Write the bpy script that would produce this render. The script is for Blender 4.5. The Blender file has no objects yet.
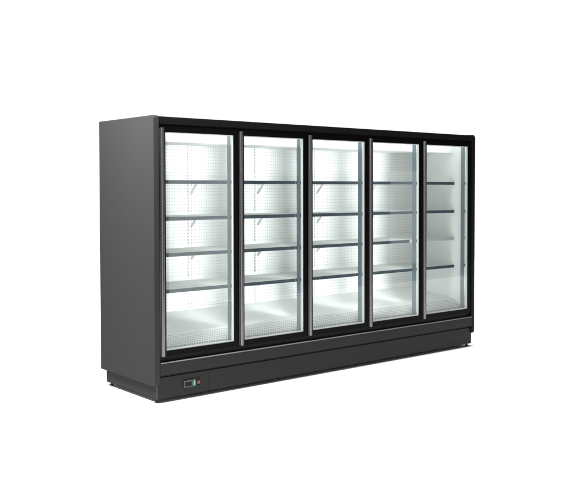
import bpy, bmesh, math
from mathutils import Vector
C = bpy.context.scene.collection
S = bpy.context.scene
W, D, H, T = 3.580, 0.858, 2.100, 0.045
P = 0.6957                       # door pitch
NB = 5

# ------------------------------------------------------------------ materials
def nodes(name):
    m = bpy.data.materials.new(name); m.use_nodes = True
    nt = m.node_tree; b = nt.nodes['Principled BSDF']
    return m, nt, b

def mat(name, col, rough=.5, metal=0., spec=.5, bump=0., bscale=300., var=0., vscale=3., coat=0.):
    m, nt, b = nodes(name)
    b.inputs['Base Color'].default_value = (*col, 1)
    b.inputs['Roughness'].default_value = rough
    b.inputs['Metallic'].default_value = metal
    b.inputs['Specular IOR Level'].default_value = spec
    b.inputs['Coat Weight'].default_value = coat
    tc = nt.nodes.new('ShaderNodeTexCoord')
    if bump:
        n = nt.nodes.new('ShaderNodeTexNoise'); n.inputs['Scale'].default_value = bscale
        n.inputs['Detail'].default_value = 3
        nt.links.new(tc.outputs['Object'], n.inputs['Vector'])
        bp = nt.nodes.new('ShaderNodeBump'); bp.inputs['Strength'].default_value = bump
        bp.inputs['Distance'].default_value = .0006
        nt.links.new(n.outputs['Fac'], bp.inputs['Height']); nt.links.new(bp.outputs['Normal'], b.inputs['Normal'])
    if var:
        n = nt.nodes.new('ShaderNodeTexNoise'); n.inputs['Scale'].default_value = vscale
        n.inputs['Detail'].default_value = 4
        nt.links.new(tc.outputs['Object'], n.inputs['Vector'])
        r = nt.nodes.new('ShaderNodeMapRange')
        r.inputs['To Min'].default_value = rough - var; r.inputs['To Max'].default_value = rough + var
        nt.links.new(n.outputs['Fac'], r.inputs['Value']); nt.links.new(r.outputs['Result'], b.inputs['Roughness'])
    return m

def math_node(nt, op, a, b=None, c=None):
    n = nt.nodes.new('ShaderNodeMath'); n.operation = op
    for i, v in enumerate((a, b, c)):
        if v is None: continue
        if isinstance(v, (int, float)): n.inputs[i].default_value = v
        else: nt.links.new(v, n.inputs[i])
    return n.outputs[0]

def hole_mat(name, col, hole, px, pz, hx, hz, rough=.45, ox=0., axes='XZ', rnd=True, stagger=False):
    """sheet metal with a regular pattern of punched holes (pitch px, pz; half sizes hx, hz)"""
    m, nt, b = nodes(name)
    b.inputs['Roughness'].default_value = rough
    tc = nt.nodes.new('ShaderNodeTexCoord'); sp = nt.nodes.new('ShaderNodeSeparateXYZ')
    nt.links.new(tc.outputs['Object'], sp.inputs[0])
    x, z = sp.outputs[axes[0]], sp.outputs[axes[1]]
    x = math_node(nt, 'ADD', x, 10 + ox)
    z = math_node(nt, 'ADD', z, 10.)
    if stagger:
        row = math_node(nt, 'FLOOR', math_node(nt, 'DIVIDE', z, pz))
        x = math_node(nt, 'ADD', x, math_node(nt, 'MULTIPLY', math_node(nt, 'MODULO', row, 2.), px / 2))
    u = math_node(nt, 'SUBTRACT', math_node(nt, 'MODULO', x, px), px / 2)
    v = math_node(nt, 'SUBTRACT', math_node(nt, 'MODULO', z, pz), pz / 2)
    u = math_node(nt, 'DIVIDE', u, hx); v = math_node(nt, 'DIVIDE', v, hz)
    if rnd:
        d = math_node(nt, 'SQRT', math_node(nt, 'ADD', math_node(nt, 'MULTIPLY', u, u), math_node(nt, 'MULTIPLY', v, v)))
    else:
        d = math_node(nt, 'MAXIMUM', math_node(nt, 'ABSOLUTE', u), math_node(nt, 'ABSOLUTE', v))
    f = math_node(nt, 'LESS_THAN', d, 1.0)
    mx = nt.nodes.new('ShaderNodeMix'); mx.data_type = 'RGBA'
    nt.links.new(f, mx.inputs['Factor'])
    mx.inputs['A'].default_value = (*col, 1); mx.inputs['B'].default_value = (*hole, 1)
    nt.links.new(mx.outputs['Result'], b.inputs['Base Color'])
    return m

def glass_mat():
    m = bpy.data.materials.new('door_glass'); m.use_nodes = True
    nt = m.node_tree; nt.nodes.clear()
    o = nt.nodes.new('ShaderNodeOutputMaterial'); mx = nt.nodes.new('ShaderNodeMixShader')
    t = nt.nodes.new('ShaderNodeBsdfTransparent'); t.inputs['Color'].default_value = (.982, .994, .989, 1)
    g = nt.nodes.new('ShaderNodeBsdfGlossy'); g.inputs['Roughness'].default_value = .02
    g.inputs['Color'].default_value = (.95, 1, .98, 1)
    lw = nt.nodes.new('ShaderNodeLayerWeight'); lw.inputs['Blend'].default_value = .5     # Schlick reflectance of each pane face
    p5 = math_node(nt, 'POWER', lw.outputs['Facing'], 5.)
    fr = math_node(nt, 'ADD', math_node(nt, 'MULTIPLY', p5, .96), .038)
    nt.links.new(fr, mx.inputs[0]); nt.links.new(t.outputs[0], mx.inputs[1]); nt.links.new(g.outputs[0], mx.inputs[2])
    nt.links.new(mx.outputs[0], o.inputs['Surface'])
    return m

def emit_mat(name, col, st):
    m = bpy.data.materials.new(name); m.use_nodes = True
    nt = m.node_tree; nt.nodes.clear()
    o = nt.nodes.new('ShaderNodeOutputMaterial'); e = nt.nodes.new('ShaderNodeEmission')
    e.inputs['Color'].default_value = (*col, 1); e.inputs['Strength'].default_value = st
    nt.links.new(e.outputs[0], o.inputs['Surface'])
    return m

M = {
 'panel':  mat('grey_powder_coat', (.037, .037, .0375), .45, 0, 0.0, .10, 900, .03, 2.5),
 'lower':  mat('charcoal_steel', (.0185, .0185, .019), .42, 0, .12, .08, 900, .03, 2.5),
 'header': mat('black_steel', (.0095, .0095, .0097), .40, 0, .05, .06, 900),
 'frame':  mat('black_aluminium', (.0025, .0024, .0025), .30, 0, .05),
 'gasket': mat('black_rubber', (.004, .004, .004), .6, 0, .2),
 'handle': mat('dark_anodised_aluminium', (.15, .145, .148), .25, .9, .5),
 'trim':   mat('satin_trim', (.16, .16, .165), .35, .8, .5),
 'highlight_strip': mat('edge_highlight_grey', (.16, .16, .16), .5, 0, .3),  # pale grey that paints a highlight, not wear
 'spacer': mat('pale_spacer', (.86, .87, .87), .4, 0, .4),
 'liner':  mat('satin_aluminium_liner', (.94, .955, .955), .11, 1., .5),
 'post':   mat('blue_grey_mullion', (.205, .255, .29), .34, .7, .5),
 'white':  mat('white_enamel', (.82, .835, .828), .42, 0, .5, .03, 200),
 'shelf':  mat('white_shelf_enamel', (.82, .835, .825), .38, 0, .5),
 'rail':   mat('blue_grey_price_rail', (.048, .068, .084), .55, 0, .2),
 'palerail': mat('pale_price_rail', (.42, .46, .46), .38, 0, .45),
 'outer':  mat('dark_outer_shell', (.05, .05, .051), .5),
 'rubber': mat('foot_rubber', (.008, .008, .008), .6),
 'perf':   hole_mat('perforated_white_back', (.82, .835, .828), (.33, .35, .34), .024, .027, .0033, .0035),
 'slot':   hole_mat('slotted_upright', (.80, .815, .81), (.24, .25, .25), .030, .027, .0034, .0080, ox=0, rnd=False),
 'grille': hole_mat('slotted_grille', (.82, .83, .815), (.38, .395, .39), .022, .015, .0068, .0032, axes='XY', rnd=False, stagger=True),
 'panelbox': mat('control_plate', (.012, .012, .0125), .4, 0, .15),
 'screen': mat('controller_screen', (.010, .010, .012), .3, 0, .1),
 'bezel':  mat('controller_bezel', (.075, .075, .078), .4, 0, .3),
 'green':  mat('green_switch', (.012, .12, .07), .3, 0, .5),
 'greenlit': mat('pale_green_switch', (.16, .40, .29), .3, 0, .5),
 'red':    mat('red_switch', (.17, .013, .018), .3, 0, .5),
 'white_floor': mat('white_studio_floor', (.90, .90, .90), 1.0, 0, 0.0),
 'led':    emit_mat('led_diffuser', (.965, 1.0, .985), 19.0),
 'glass':  glass_mat(),
}

# ------------------------------------------------------------------ mesh helpers
def box(bm, x0, x1, y0, y1, z0, z1, bev=0., seg=2):
    vs = [bm.verts.new((x, y, z)) for x in (x0, x1) for y in (y0, y1) for z in (z0, z1)]
    q = [(0,1,3,2), (4,6,7,5), (0,4,5,1), (2,3,7,6), (0,2,6,4), (1,5,7,3)]
    fs = [bm.faces.new([vs[i] for i in f]) for f in q]
    if bev:
        es = list({e for f in fs for e in f.edges})
        bmesh.ops.bevel(bm, geom=es, offset=bev, segments=seg, profile=.5, affect='EDGES', clamp_overlap=True)

def prism(bm, pts, axis, a0, a1):
    """extrude a closed 2-D outline. axis 'X': pts are (y,z); axis 'Z': pts are (x,y)"""
    def mk(p, a): return (a, p[0], p[1]) if axis == 'X' else (p[0], p[1], a)
    A = [bm.verts.new(mk(p, a0)) for p in pts]; B = [bm.verts.new(mk(p, a1)) for p in pts]
    n = len(pts)
    fs = [bm.faces.new(A[::-1]), bm.faces.new(B)]
    for i in range(n):
        fs.append(bm.faces.new((A[i], A[(i+1) % n], B[(i+1) % n], B[i])))
    return fs

def ring(bm, x0, x1, z0, z1, l, r, b, t, y0, y1, bev=0.):
    """rectangular frame lying in the XZ plane"""
    o = [(x0, z0), (x1, z0), (x1, z1), (x0, z1)]; i = [(x0+l, z0+b), (x1-r, z0+b), (x1-r, z1-t), (x0+l, z1-t)]
    V = [[bm.verts.new((p[0], y, p[1])) for p in s] for s in (o, i) for y in (y0, y1)]
    of, ob, inf, inb = V
    fs = []
    for k in range(4):
        j = (k+1) % 4
        fs += [bm.faces.new((of[k], of[j], inf[j], inf[k])), bm.faces.new((ob[j], ob[k], inb[k], inb[j])),
               bm.faces.new((of[j], of[k], ob[k], ob[j])), bm.faces.new((inf[k], inf[j], inb[j], inb[k]))]
    if bev:
        es = [e for e in {e for f in fs for e in f.edges} if len(e.link_faces) == 2 and e.calc_face_angle(0) > .5]
        bmesh.ops.bevel(bm, geom=es, offset=bev, segments=2, profile=.5, affect='EDGES', clamp_overlap=True)

def arc(cx, cy, r, a0, a1, n=6):
    return [(cx + r*math.cos(math.radians(a0+(a1-a0)*k/n)), cy + r*math.sin(math.radians(a0+(a1-a0)*k/n))) for k in range(n+1)]

def obj(name, bm, m, parent=None, smooth=False, loc=(0,0,0), label=None):
    bmesh.ops.recalc_face_normals(bm, faces=bm.faces)
    me = bpy.data.meshes.new(name); bm.to_mesh(me); bm.free()
    me.materials.append(M[m])
    if smooth:
        for p in me.polygons: p.use_smooth = True
        me.set_sharp_from_angle(angle=math.radians(32))
    o = bpy.data.objects.new(name, me); C.objects.link(o)
    o.location = loc
    if parent: o.parent = parent
    if label: o['label'] = label
    return o

def dup(o, dx, parent):
    c = o.copy(); C.objects.link(c); c.parent = parent
    c.location = (o.location.x + dx, o.location.y, o.location.z)
    for k in o.children: dup(k, 0, c)
    return c

# ------------------------------------------------------------------ the setting
bm = bmesh.new()
vs = [bm.verts.new(p) for p in ((-7,-4.6,0), (12,-4.6,0), (12,14,0), (-7,14,0))]
bm.faces.new(vs)
fl = obj('floor', bm, 'white_floor'); fl['kind'] = 'structure'

# ------------------------------------------------------------------ the cabinet
root = bpy.data.objects.new('display_freezer', None); C.objects.link(root)
root['label'] = 'long charcoal upright display freezer with five glass doors, empty lit shelves and black frames'
root['category'] = 'display freezer'

# --- end panels with rounded front corners
def end_profile():
    r = .022; f = -.004
    p = arc(f+r, .130+r, r, 180, 270) + [(D-.004, .130), (D, .134), (D, H-.004), (D-.004, H)] + arc(f+r, H-r, r, 90, 180)
    return p
for x0 in (0., W-T):
    bm = bmesh.new(); fs = prism(bm, end_profile(), 'X', x0, x0+T)
    es = [e for e in bm.edges if {abs(v.co.x-x0) < 1e-5 for v in e.verts} == {True} or {abs(v.co.x-x0-T) < 1e-5 for v in e.verts} == {True}]
    bmesh.ops.bevel(bm, geom=es, offset=.007, segments=4, profile=.5, affect='EDGES', clamp_overlap=True)
    obj('side_panel', bm, 'panel' if x0 == 0 else 'header', root, True,  # far panel takes a darker copy of the paint in place of shade
        label='wide charcoal grey side panel' if x0 == 0 else 'side panel seen edge on, shade put into its darker colour')

# thin folded rim along the rear edge of the near side panel
# --- outer shell
bm = bmesh.new(); box(bm, T+.001, W-T-.001, D-.062, D-.004, .215, H-.012, .004); obj('back_panel', bm, 'outer', root)
bm = bmesh.new(); box(bm, T+.001, W-T-.001, .062, D-.063, 2.035, H-.012, .004); obj('roof', bm, 'outer', root)
# header fascia: rolled top edge, runs the full width
bm = bmesh.new()
pts = [(.0, 2.040), (.055, 2.040), (.055, 2.094)] + arc(.008, 2.086, .008, 90, 180)
prism(bm, pts, 'X', T+.0005, W-T-.0005); obj('header_fascia', bm, 'header', root, True)
# black channel behind the door perimeter
bm = bmesh.new()
box(bm, T+.0007, W-T-.0007, .022, .0445, 2.0255, 2.0395); box(bm, T+.0007, W-T-.0007, .022, .0445, .3005, .3395)
obj('door_channel', bm, 'gasket', root)

# --- bottom: ledge fascia, kick plate, base
bm = bmesh.new()
pts = [(-.010, .2060), (-.010, .2930), (-.0065, .2985), (.000, .3000), (.050, .3000), (.050, .2060)]
prism(bm, pts, 'X', T+.0006, W-T-.0006); obj('bumper_fascia', bm, 'lower', root)
bm = bmesh.new(); prism(bm, [(-.0132, .2925), (-.0132, .2960), (-.0118, .2985), (-.0090, .2998), (-.0075, .2998), (-.0105, .2955), (-.0105, .2925)], 'X', T+.001, W-T-.001)
obj('bumper_highlight', bm, 'highlight_strip', root, True)  # pale strip stands in for the highlight along the ledge's top edge
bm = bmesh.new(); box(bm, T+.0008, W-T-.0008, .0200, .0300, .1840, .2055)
obj('painted_shadow_strip', bm, 'gasket', root)  # black strip paints in the shade between ledge and kick plate
# kick plates: a short hatch on the left carrying the controls, one long plate
# left plate is L-shaped in outline: it runs under the end panel and up between the panels
def plate(xl, xi, xr, left):
    b = bmesh.new()
    if left: o = [(xl, .030), (xr, .030), (xr, .186), (xi, .186), (xi, .1285), (xl, .1285)]
    else:    o = [(xl, .030), (xr, .030), (xr, .1285), (xi, .1285), (xi, .186), (xl, .186)]
    A = [b.verts.new((x, .0105, z)) for x, z in o]; B = [b.verts.new((x, .030, z)) for x, z in o]
    b.faces.new(A); b.faces.new(B[::-1]); n = len(o)
    for i in range(n): b.faces.new((A[(i+1) % n], A[i], B[i], B[(i+1) % n]))
    return b
obj('kick_plate', plate(.030, T+.0012, .4685, True), 'lower', root)
obj('kick_plate', plate(.4705, W-T-.0012, W-.032, False), 'lower', root)
bm = bmesh.new(); box(bm, .0295, .050, .0310, .8180, .0300, .1290, .0015)
obj('side_plinth', bm, 'panel', root)
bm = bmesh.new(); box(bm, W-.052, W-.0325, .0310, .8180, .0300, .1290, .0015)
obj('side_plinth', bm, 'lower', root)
bm = bmesh.new(); box(bm, .052, W-.054, .0315, .8170, .0340, .2045); obj('base_tray', bm, 'outer', root)
for x, y in ((.045, .045), (.060, .785), (W-.048, .055), (W-.06, .785), (W/2, .12), (W/2, .785)):
    bm = bmesh.new()
    bmesh.ops.create_cone(bm, cap_ends=True, segments=20, radius1=.016, radius2=.014, depth=.014)
    bmesh.ops.translate(bm, verts=bm.verts, vec=(x, y, .0072))
    g = bmesh.ops.create_cone(bm, cap_ends=True, segments=14, radius1=.007, radius2=.007, depth=.022)
    bmesh.ops.translate(bm, verts=g['verts'], vec=(x, y, .0240))
    obj('foot', bm, 'rubber', root, True)

# --- control panel on the short kick plate
bm = bmesh.new(); box(bm, .243, .392, .0060, .0104, .074, .146, .002); cp = obj('control_panel', bm, 'panelbox', root)
bm = bmesh.new(); ring(bm, .247, .322, .086, .136, .008, .006, .007, .009, .0030, .0058, .0008); obj('controller_bezel', bm, 'bezel', cp)
bm = bmesh.new(); box(bm, .2555, .3155, .0044, .0058, .0935, .1265); obj('controller_screen', bm, 'screen', cp)
bm = bmesh.new(); ring(bm, .325, .352, .084, .138, .003, .003, .003, .003, .0032, .0058, .0006); obj('green_switch_frame', bm, 'green', cp)
bm = bmesh.new(); box(bm, .3305, .3465, .0010, .0058, .092, .130, .0022); obj('green_switch', bm, 'greenlit', cp)
bm = bmesh.new()
bmesh.ops.create_cone(bm, cap_ends=True, segments=32, radius1=.0145, radius2=.0135, depth=.010)
bmesh.ops.rotate(bm, verts=bm.verts, cent=(0,0,0), matrix=__import__('mathutils').Matrix.Rotation(math.radians(90), 3, 'X'))
bmesh.ops.translate(bm, verts=bm.verts, vec=(.3715, .0005, .112)); obj('red_switch_button', bm, 'red', cp, True)
bm = bmesh.new()
box(bm, .3555, .3875, .0040, .0058, .088, .136, .001); obj('red_switch_frame', bm, 'gasket', cp)

# --- interior
XL, XR = .080, 3.500
YB = .750
ZC = 1.930
bm = bmesh.new(); box(bm, XL, XR, YB, D-.064, .500, 2.0340); obj('perforated_back_wall', bm, 'perf', root)
bm = bmesh.new(); box(bm, T+.001, XL-.0005, .1010, D-.064, .3020, 2.0340); obj('inner_side_wall', bm, 'white', root)
bm = bmesh.new(); box(bm, XR+.0005, W-T-.001, .1010, D-.064, .3020, 2.0340); obj('inner_side_wall', bm, 'white', root)
bm = bmesh.new()
prism(bm, [(.198, 1.923), (.220, 1.923), (.222, ZC), (YB-.001, ZC), (YB-.001, 2.034), (.194, 2.034)], 'X', XL+.0005, XR-.0005)
obj('ceiling_canopy', bm, 'white', root)
# bottom deck: raised tray with a front lip and a lower, punched return-air grille in front of it
bm = bmesh.new()
prism(bm, [(.203, .402), (.203, .462), (.206, .466), (.216, .468), (.56, .503), (.66, .522), (YB-.001, .545), (YB-.001, .402)], 'X', XL+.0005, XR-.0005)
obj('bottom_deck', bm, 'white', root)
bm = bmesh.new()
prism(bm, [(.1015, .301), (.1015, .386), (.106, .392), (.2020, .462), (.2020, .301)], 'X', XL+.0006, XR-.0006)
obj('air_grille', bm, 'grille', root)

# shelf modules meet on the slotted uprights
XU = [XL+.002, .773, 1.466, 2.159, 2.853, XR-.002]
for k, x in enumerate(XU):
    bm = bmesh.new()
    if k in (0, 5):
        a = x if k == 0 else x-.030
        box(bm, a, a+.030, YB-.007, YB-.0005, .548, ZC-.002, .001)
    else:
        box(bm, x-.030, x+.030, YB-.007, YB-.0005, .548, ZC-.002, .001)
    bmesh.ops.translate(bm, verts=bm.verts, vec=(-x, 0, 0))
    obj('upright', bm, 'slot', root, loc=(x, 0, 0))

ZS = (1.620, 1.340, 1.066, .790)
def build_shelf(z, x0, x1, rail='rail', label=None):
    bm = bmesh.new()
    # tray with a slight forward fall and a turned-up rear edge
    prism(bm, [(.1995, z-.016), (.1995, z+.006), (.204, z+.0085), (.735, z+.0085), (.735, z+.030), (.738, z+.030), (.738, z-.006), (.215, z-.006), (.213, z-.016)], 'X', x0+.0015, x1-.0015)
    s = obj('shelf', bm, 'shelf', root)
    bm = bmesh.new()
    prism(bm, [(.1935, z-.014), (.1890, z+.0125), (.1920, z+.0140), (.1960, z+.0135), (.1990, z-.0140)], 'X', x0+.004, x1-.004)
    obj('price_rail', bm, rail, s, label=label)
    for x in (x0+.006, x1-.008):
        bm = bmesh.new()
        prism(bm, [(.7405, z-.0065), (.50, z-.0065), (.50, z-.011), (.655, z-.015), (.730, z-.094), (.7405, z-.100), (.7405, z-.086), (.735, z-.082), (.668, z-.016), (.7405, z-.016)], 'X', x, x+.002)
        obj('bracket', bm, 'shelf', s)
for b in range(NB):
    for k, z in enumerate(ZS):
        pale = (b == 4 and k == 2)
        build_shelf(z, XU[b], XU[b+1], 'palerail' if pale else 'rail', 'pale price rail' if pale else None)

# --- fixed door surround with mullions; lamps on the back of each mullion
GX0, GW = .1008, .6000
ZG0, ZG1 = .381, 1.981
posts = [(T+.001, .0965)] + [(GX0 + i*P + GW + .003, GX0 + (i+1)*P - .006) for i in range(NB-1)] + [(GX0 + 4*P + GW + .003, W-T-.001)]
bm = bmesh.new()
box(bm, T+.001, W-T-.001, .0450, .1000, 1.990, 2.034); obj('surround_head', bm, 'white', root)
bm = bmesh.new()
box(bm, T+.001, W-T-.001, .0460, .1000, .3010, .3800, .001); obj('surround_sill', bm, 'white', root)
SEG = [(.545, .720), (.86, .995), (1.135, 1.270), (1.41, 1.550), (1.69, 1.88)]
for a, b in posts:
    bm = bmesh.new(); box(bm, a, b, .0460, .0995, .3810, 1.9890, .002); m_ = obj('mullion', bm, 'post', root)
    c = (a+b)/2
    if b < 3.5:
        for z0, z1 in SEG:                               # lamp modules sit between the shelf fronts
            bm = bmesh.new(); box(bm, c-.012, c+.012, .1000, .1120, z0, z1, .002); obj('led_strip', bm, 'led', m_)

bm = bmesh.new(); box(bm, XL+.01, 3.46, .1005, .1090, 2.010, 2.020, .002); canopy_fill = obj('led_strip', bm, 'led', root)  # unseen strip under the head, added to brighten the canopy band

# --- doors: frame > glass, liner, handle, gasket
def make_door():
    x0, x1 = .0505, .7395      # door of the first bay, local to the cabinet
    bm = bmesh.new(); ring(bm, x0, x1, .3410, 2.0240, GX0-x0, x1-GX0-GW, ZG0-.341, 2.024-ZG1, .0000, .0300, .0012)
    d = obj('door', bm, 'frame', root, True)
    bm = bmesh.new(); box(bm, GX0-.004, GX0+GW+.004, .0030, .0090, ZG0-.004, ZG1+.004)
    g = obj('glass_pane', bm, 'glass', d)
    # pale liner behind the glass: what one sees of the far jamb and the sill of each opening
    bm = bmesh.new(); ring(bm, GX0-.012, GX0+GW+.012, ZG0-.012, ZG1+.012, .0125, .0125, .0125, .0125, .0305, .0440, .0008)
    obj('door_liner', bm, 'liner', d)
    bm = bmesh.new(); ring(bm, GX0-.0015, GX0+GW+.0015, ZG0-.0015, ZG1+.0015, .0045, .0045, .0090, .0080, .0094, .0302)
    obj('spacer_bar', bm, 'spacer', d)
    # full-height rounded grip on the left stile
    xa = .0560; xb = .0860
    cx, rx = (xa+xb)/2, (xb-xa)/2
    pts = [(xa, -.0005)] + [(cx - rx*math.cos(math.pi*k/20), -.0035 - .0165*math.sin(math.pi*k/20)) for k in range(21)] + [(xb, -.0005)]
    bm = bmesh.new(); prism(bm, pts, 'Z', .3440, 2.0120)
    es = [e for e in bm.edges if abs(e.verts[0].co.z-e.verts[1].co.z) < 1e-6 and min(v.co.y for v in e.verts) < -.002]
    bmesh.ops.bevel(bm, geom=es, offset=.0025, segments=3, profile=.5, affect='EDGES', clamp_overlap=True)
    obj('handle', bm, 'handle', d, True)
    bm = bmesh.new(); box(bm, xb+.0005, GX0-.0012, -.0030, -.0005, .3440, 2.0120, .0008); obj('gasket', bm, 'gasket', d)
    bm = bmesh.new(); box(bm, .0508, .0535, -.0040, -.0004, .3460, 2.0100, .0006); obj('edge_trim', bm, 'trim', d)
    return d
d0 = make_door()
for i in range(1, NB): dup(d0, i*P, root)

# ------------------------------------------------------------------ light
w = bpy.data.worlds.new('World'); S.world = w; w.use_nodes = True
nt = w.node_tree; bg = nt.nodes['Background']
tc = nt.nodes.new('ShaderNodeTexCoord'); sp = nt.nodes.new('ShaderNodeSeparateXYZ')
nt.links.new(tc.outputs['Generated'], sp.inputs[0])
# world gradient shaped for the light: white far side, dimmed behind the camera
mr = nt.nodes.new('ShaderNodeMapRange'); mr.interpolation_type = 'SMOOTHSTEP'
mr.inputs['From Min'].default_value = -.15; mr.inputs['From Max'].default_value = .35
mr.inputs['To Min'].default_value = .10; mr.inputs['To Max'].default_value = 1.06
nt.links.new(sp.outputs['Y'], mr.inputs['Value'])
nt.links.new(mr.outputs['Result'], bg.inputs['Strength'])
bg.inputs['Color'].default_value = (1, 1, 1, 1)

def sun(name, st, ang, rot):
    l = bpy.data.lights.new(name, 'SUN'); l.energy = st; l.angle = math.radians(ang)
    o = bpy.data.objects.new(name, l); C.objects.link(o); o.rotation_euler = [math.radians(a) for a in rot]; o.location = (1, 1, 6); return o
sun('floor_fill', 3.5, 6, (0, 0, 0))  # added lamp, straight down so it whitens the floor but not the fronts
def area(name, loc, target, sx, sy, power, col=(1,1,1)):
    l = bpy.data.lights.new(name, 'AREA'); l.shape = 'RECTANGLE'; l.size = sx; l.size_y = sy; l.energy = power; l.color = col
    o = bpy.data.objects.new(name, l); C.objects.link(o); o.location = loc
    o.rotation_euler = (Vector(target)-Vector(loc)).to_track_quat('-Z', 'Y').to_euler(); return o
area('left_softbox', (-1.5, -.4, 3.5), (0, .1, 1.9), .7, .9, 260)
area('front_softbox', (3.2, -4.3, 1.4), (.3, 0, 1.4), .95, 2.7, 15)
area('glass_reflection_fill', (7.0, -4.3, 1.1), (2.8, 0, 1.1), .45, 1.5, 2.2)  # added panel that lays a pale reflection on a far door's glass
area('handle_highlight_fill', (-2.6, -2.2, 1.3), (1.2, 0, 1.2), .28, 2.3, 24)  # added out of view to draw highlight lines on the handles
# the cabinet's own lamps: each strip's reflector throws its light back onto the shelves
for a, b in posts[:-1]:
    for z0, z1 in SEG:
        l = bpy.data.lights.new('shelf_lamp', 'AREA'); l.shape = 'RECTANGLE'; l.size = .02; l.size_y = z1-z0
        l.energy = 3.3*(z1-z0); l.color = (.975, 1, .99); l.spread = math.radians(60)
        o = bpy.data.objects.new('shelf_lamp', l); C.objects.link(o); o.location = ((a+b)/2, .1135, (z0+z1)/2)
        o.rotation_euler = (math.radians(90), 0, 0)      # shines towards +Y, away from the doors
# extra lamps added at a mullion, turned sideways to brighten the end wall
for z0, z1 in SEG:
    l = bpy.data.lights.new('end_wall_fill', 'AREA'); l.shape = 'RECTANGLE'; l.size = .02; l.size_y = z1-z0
    l.energy = 3.8*(z1-z0); l.color = (.975, 1, .99); l.spread = math.radians(110)
    o = bpy.data.objects.new('end_wall_fill', l); C.objects.link(o); o.location = ((posts[3][0]+posts[3][1])/2+.02, .1135, (z0+z1)/2)
    o.rotation_euler = (math.radians(90), 0, math.radians(-52))

# ------------------------------------------------------------------ camera
cam = bpy.data.cameras.new('camera'); co = bpy.data.objects.new('camera', cam); C.objects.link(co); S.camera = co
co.location = (-3.155, -5.5966, 1.5732)
co.rotation_euler = (math.radians(90-1.5869), 0, math.radians(-41.4057))
cam.sensor_width = 36; cam.lens = 871.1787/570*36
cam.shift_x = (285-338.5868)/570; cam.shift_y = (212.2474-245)/570
cam.clip_start = .1; cam.clip_end = 400

# ------------------------------------------------------------------ render
S.view_settings.view_transform = 'Standard'; S.view_settings.look = 'None'
S.view_settings.exposure = 0; S.view_settings.gamma = 1
cy = S.cycles
cy.use_denoising = True
cy.max_bounces = 14; cy.diffuse_bounces = 6; cy.glossy_bounces = 5; cy.transparent_max_bounces = 24
cy.sample_clamp_indirect = 8
cy.caustics_reflective = False
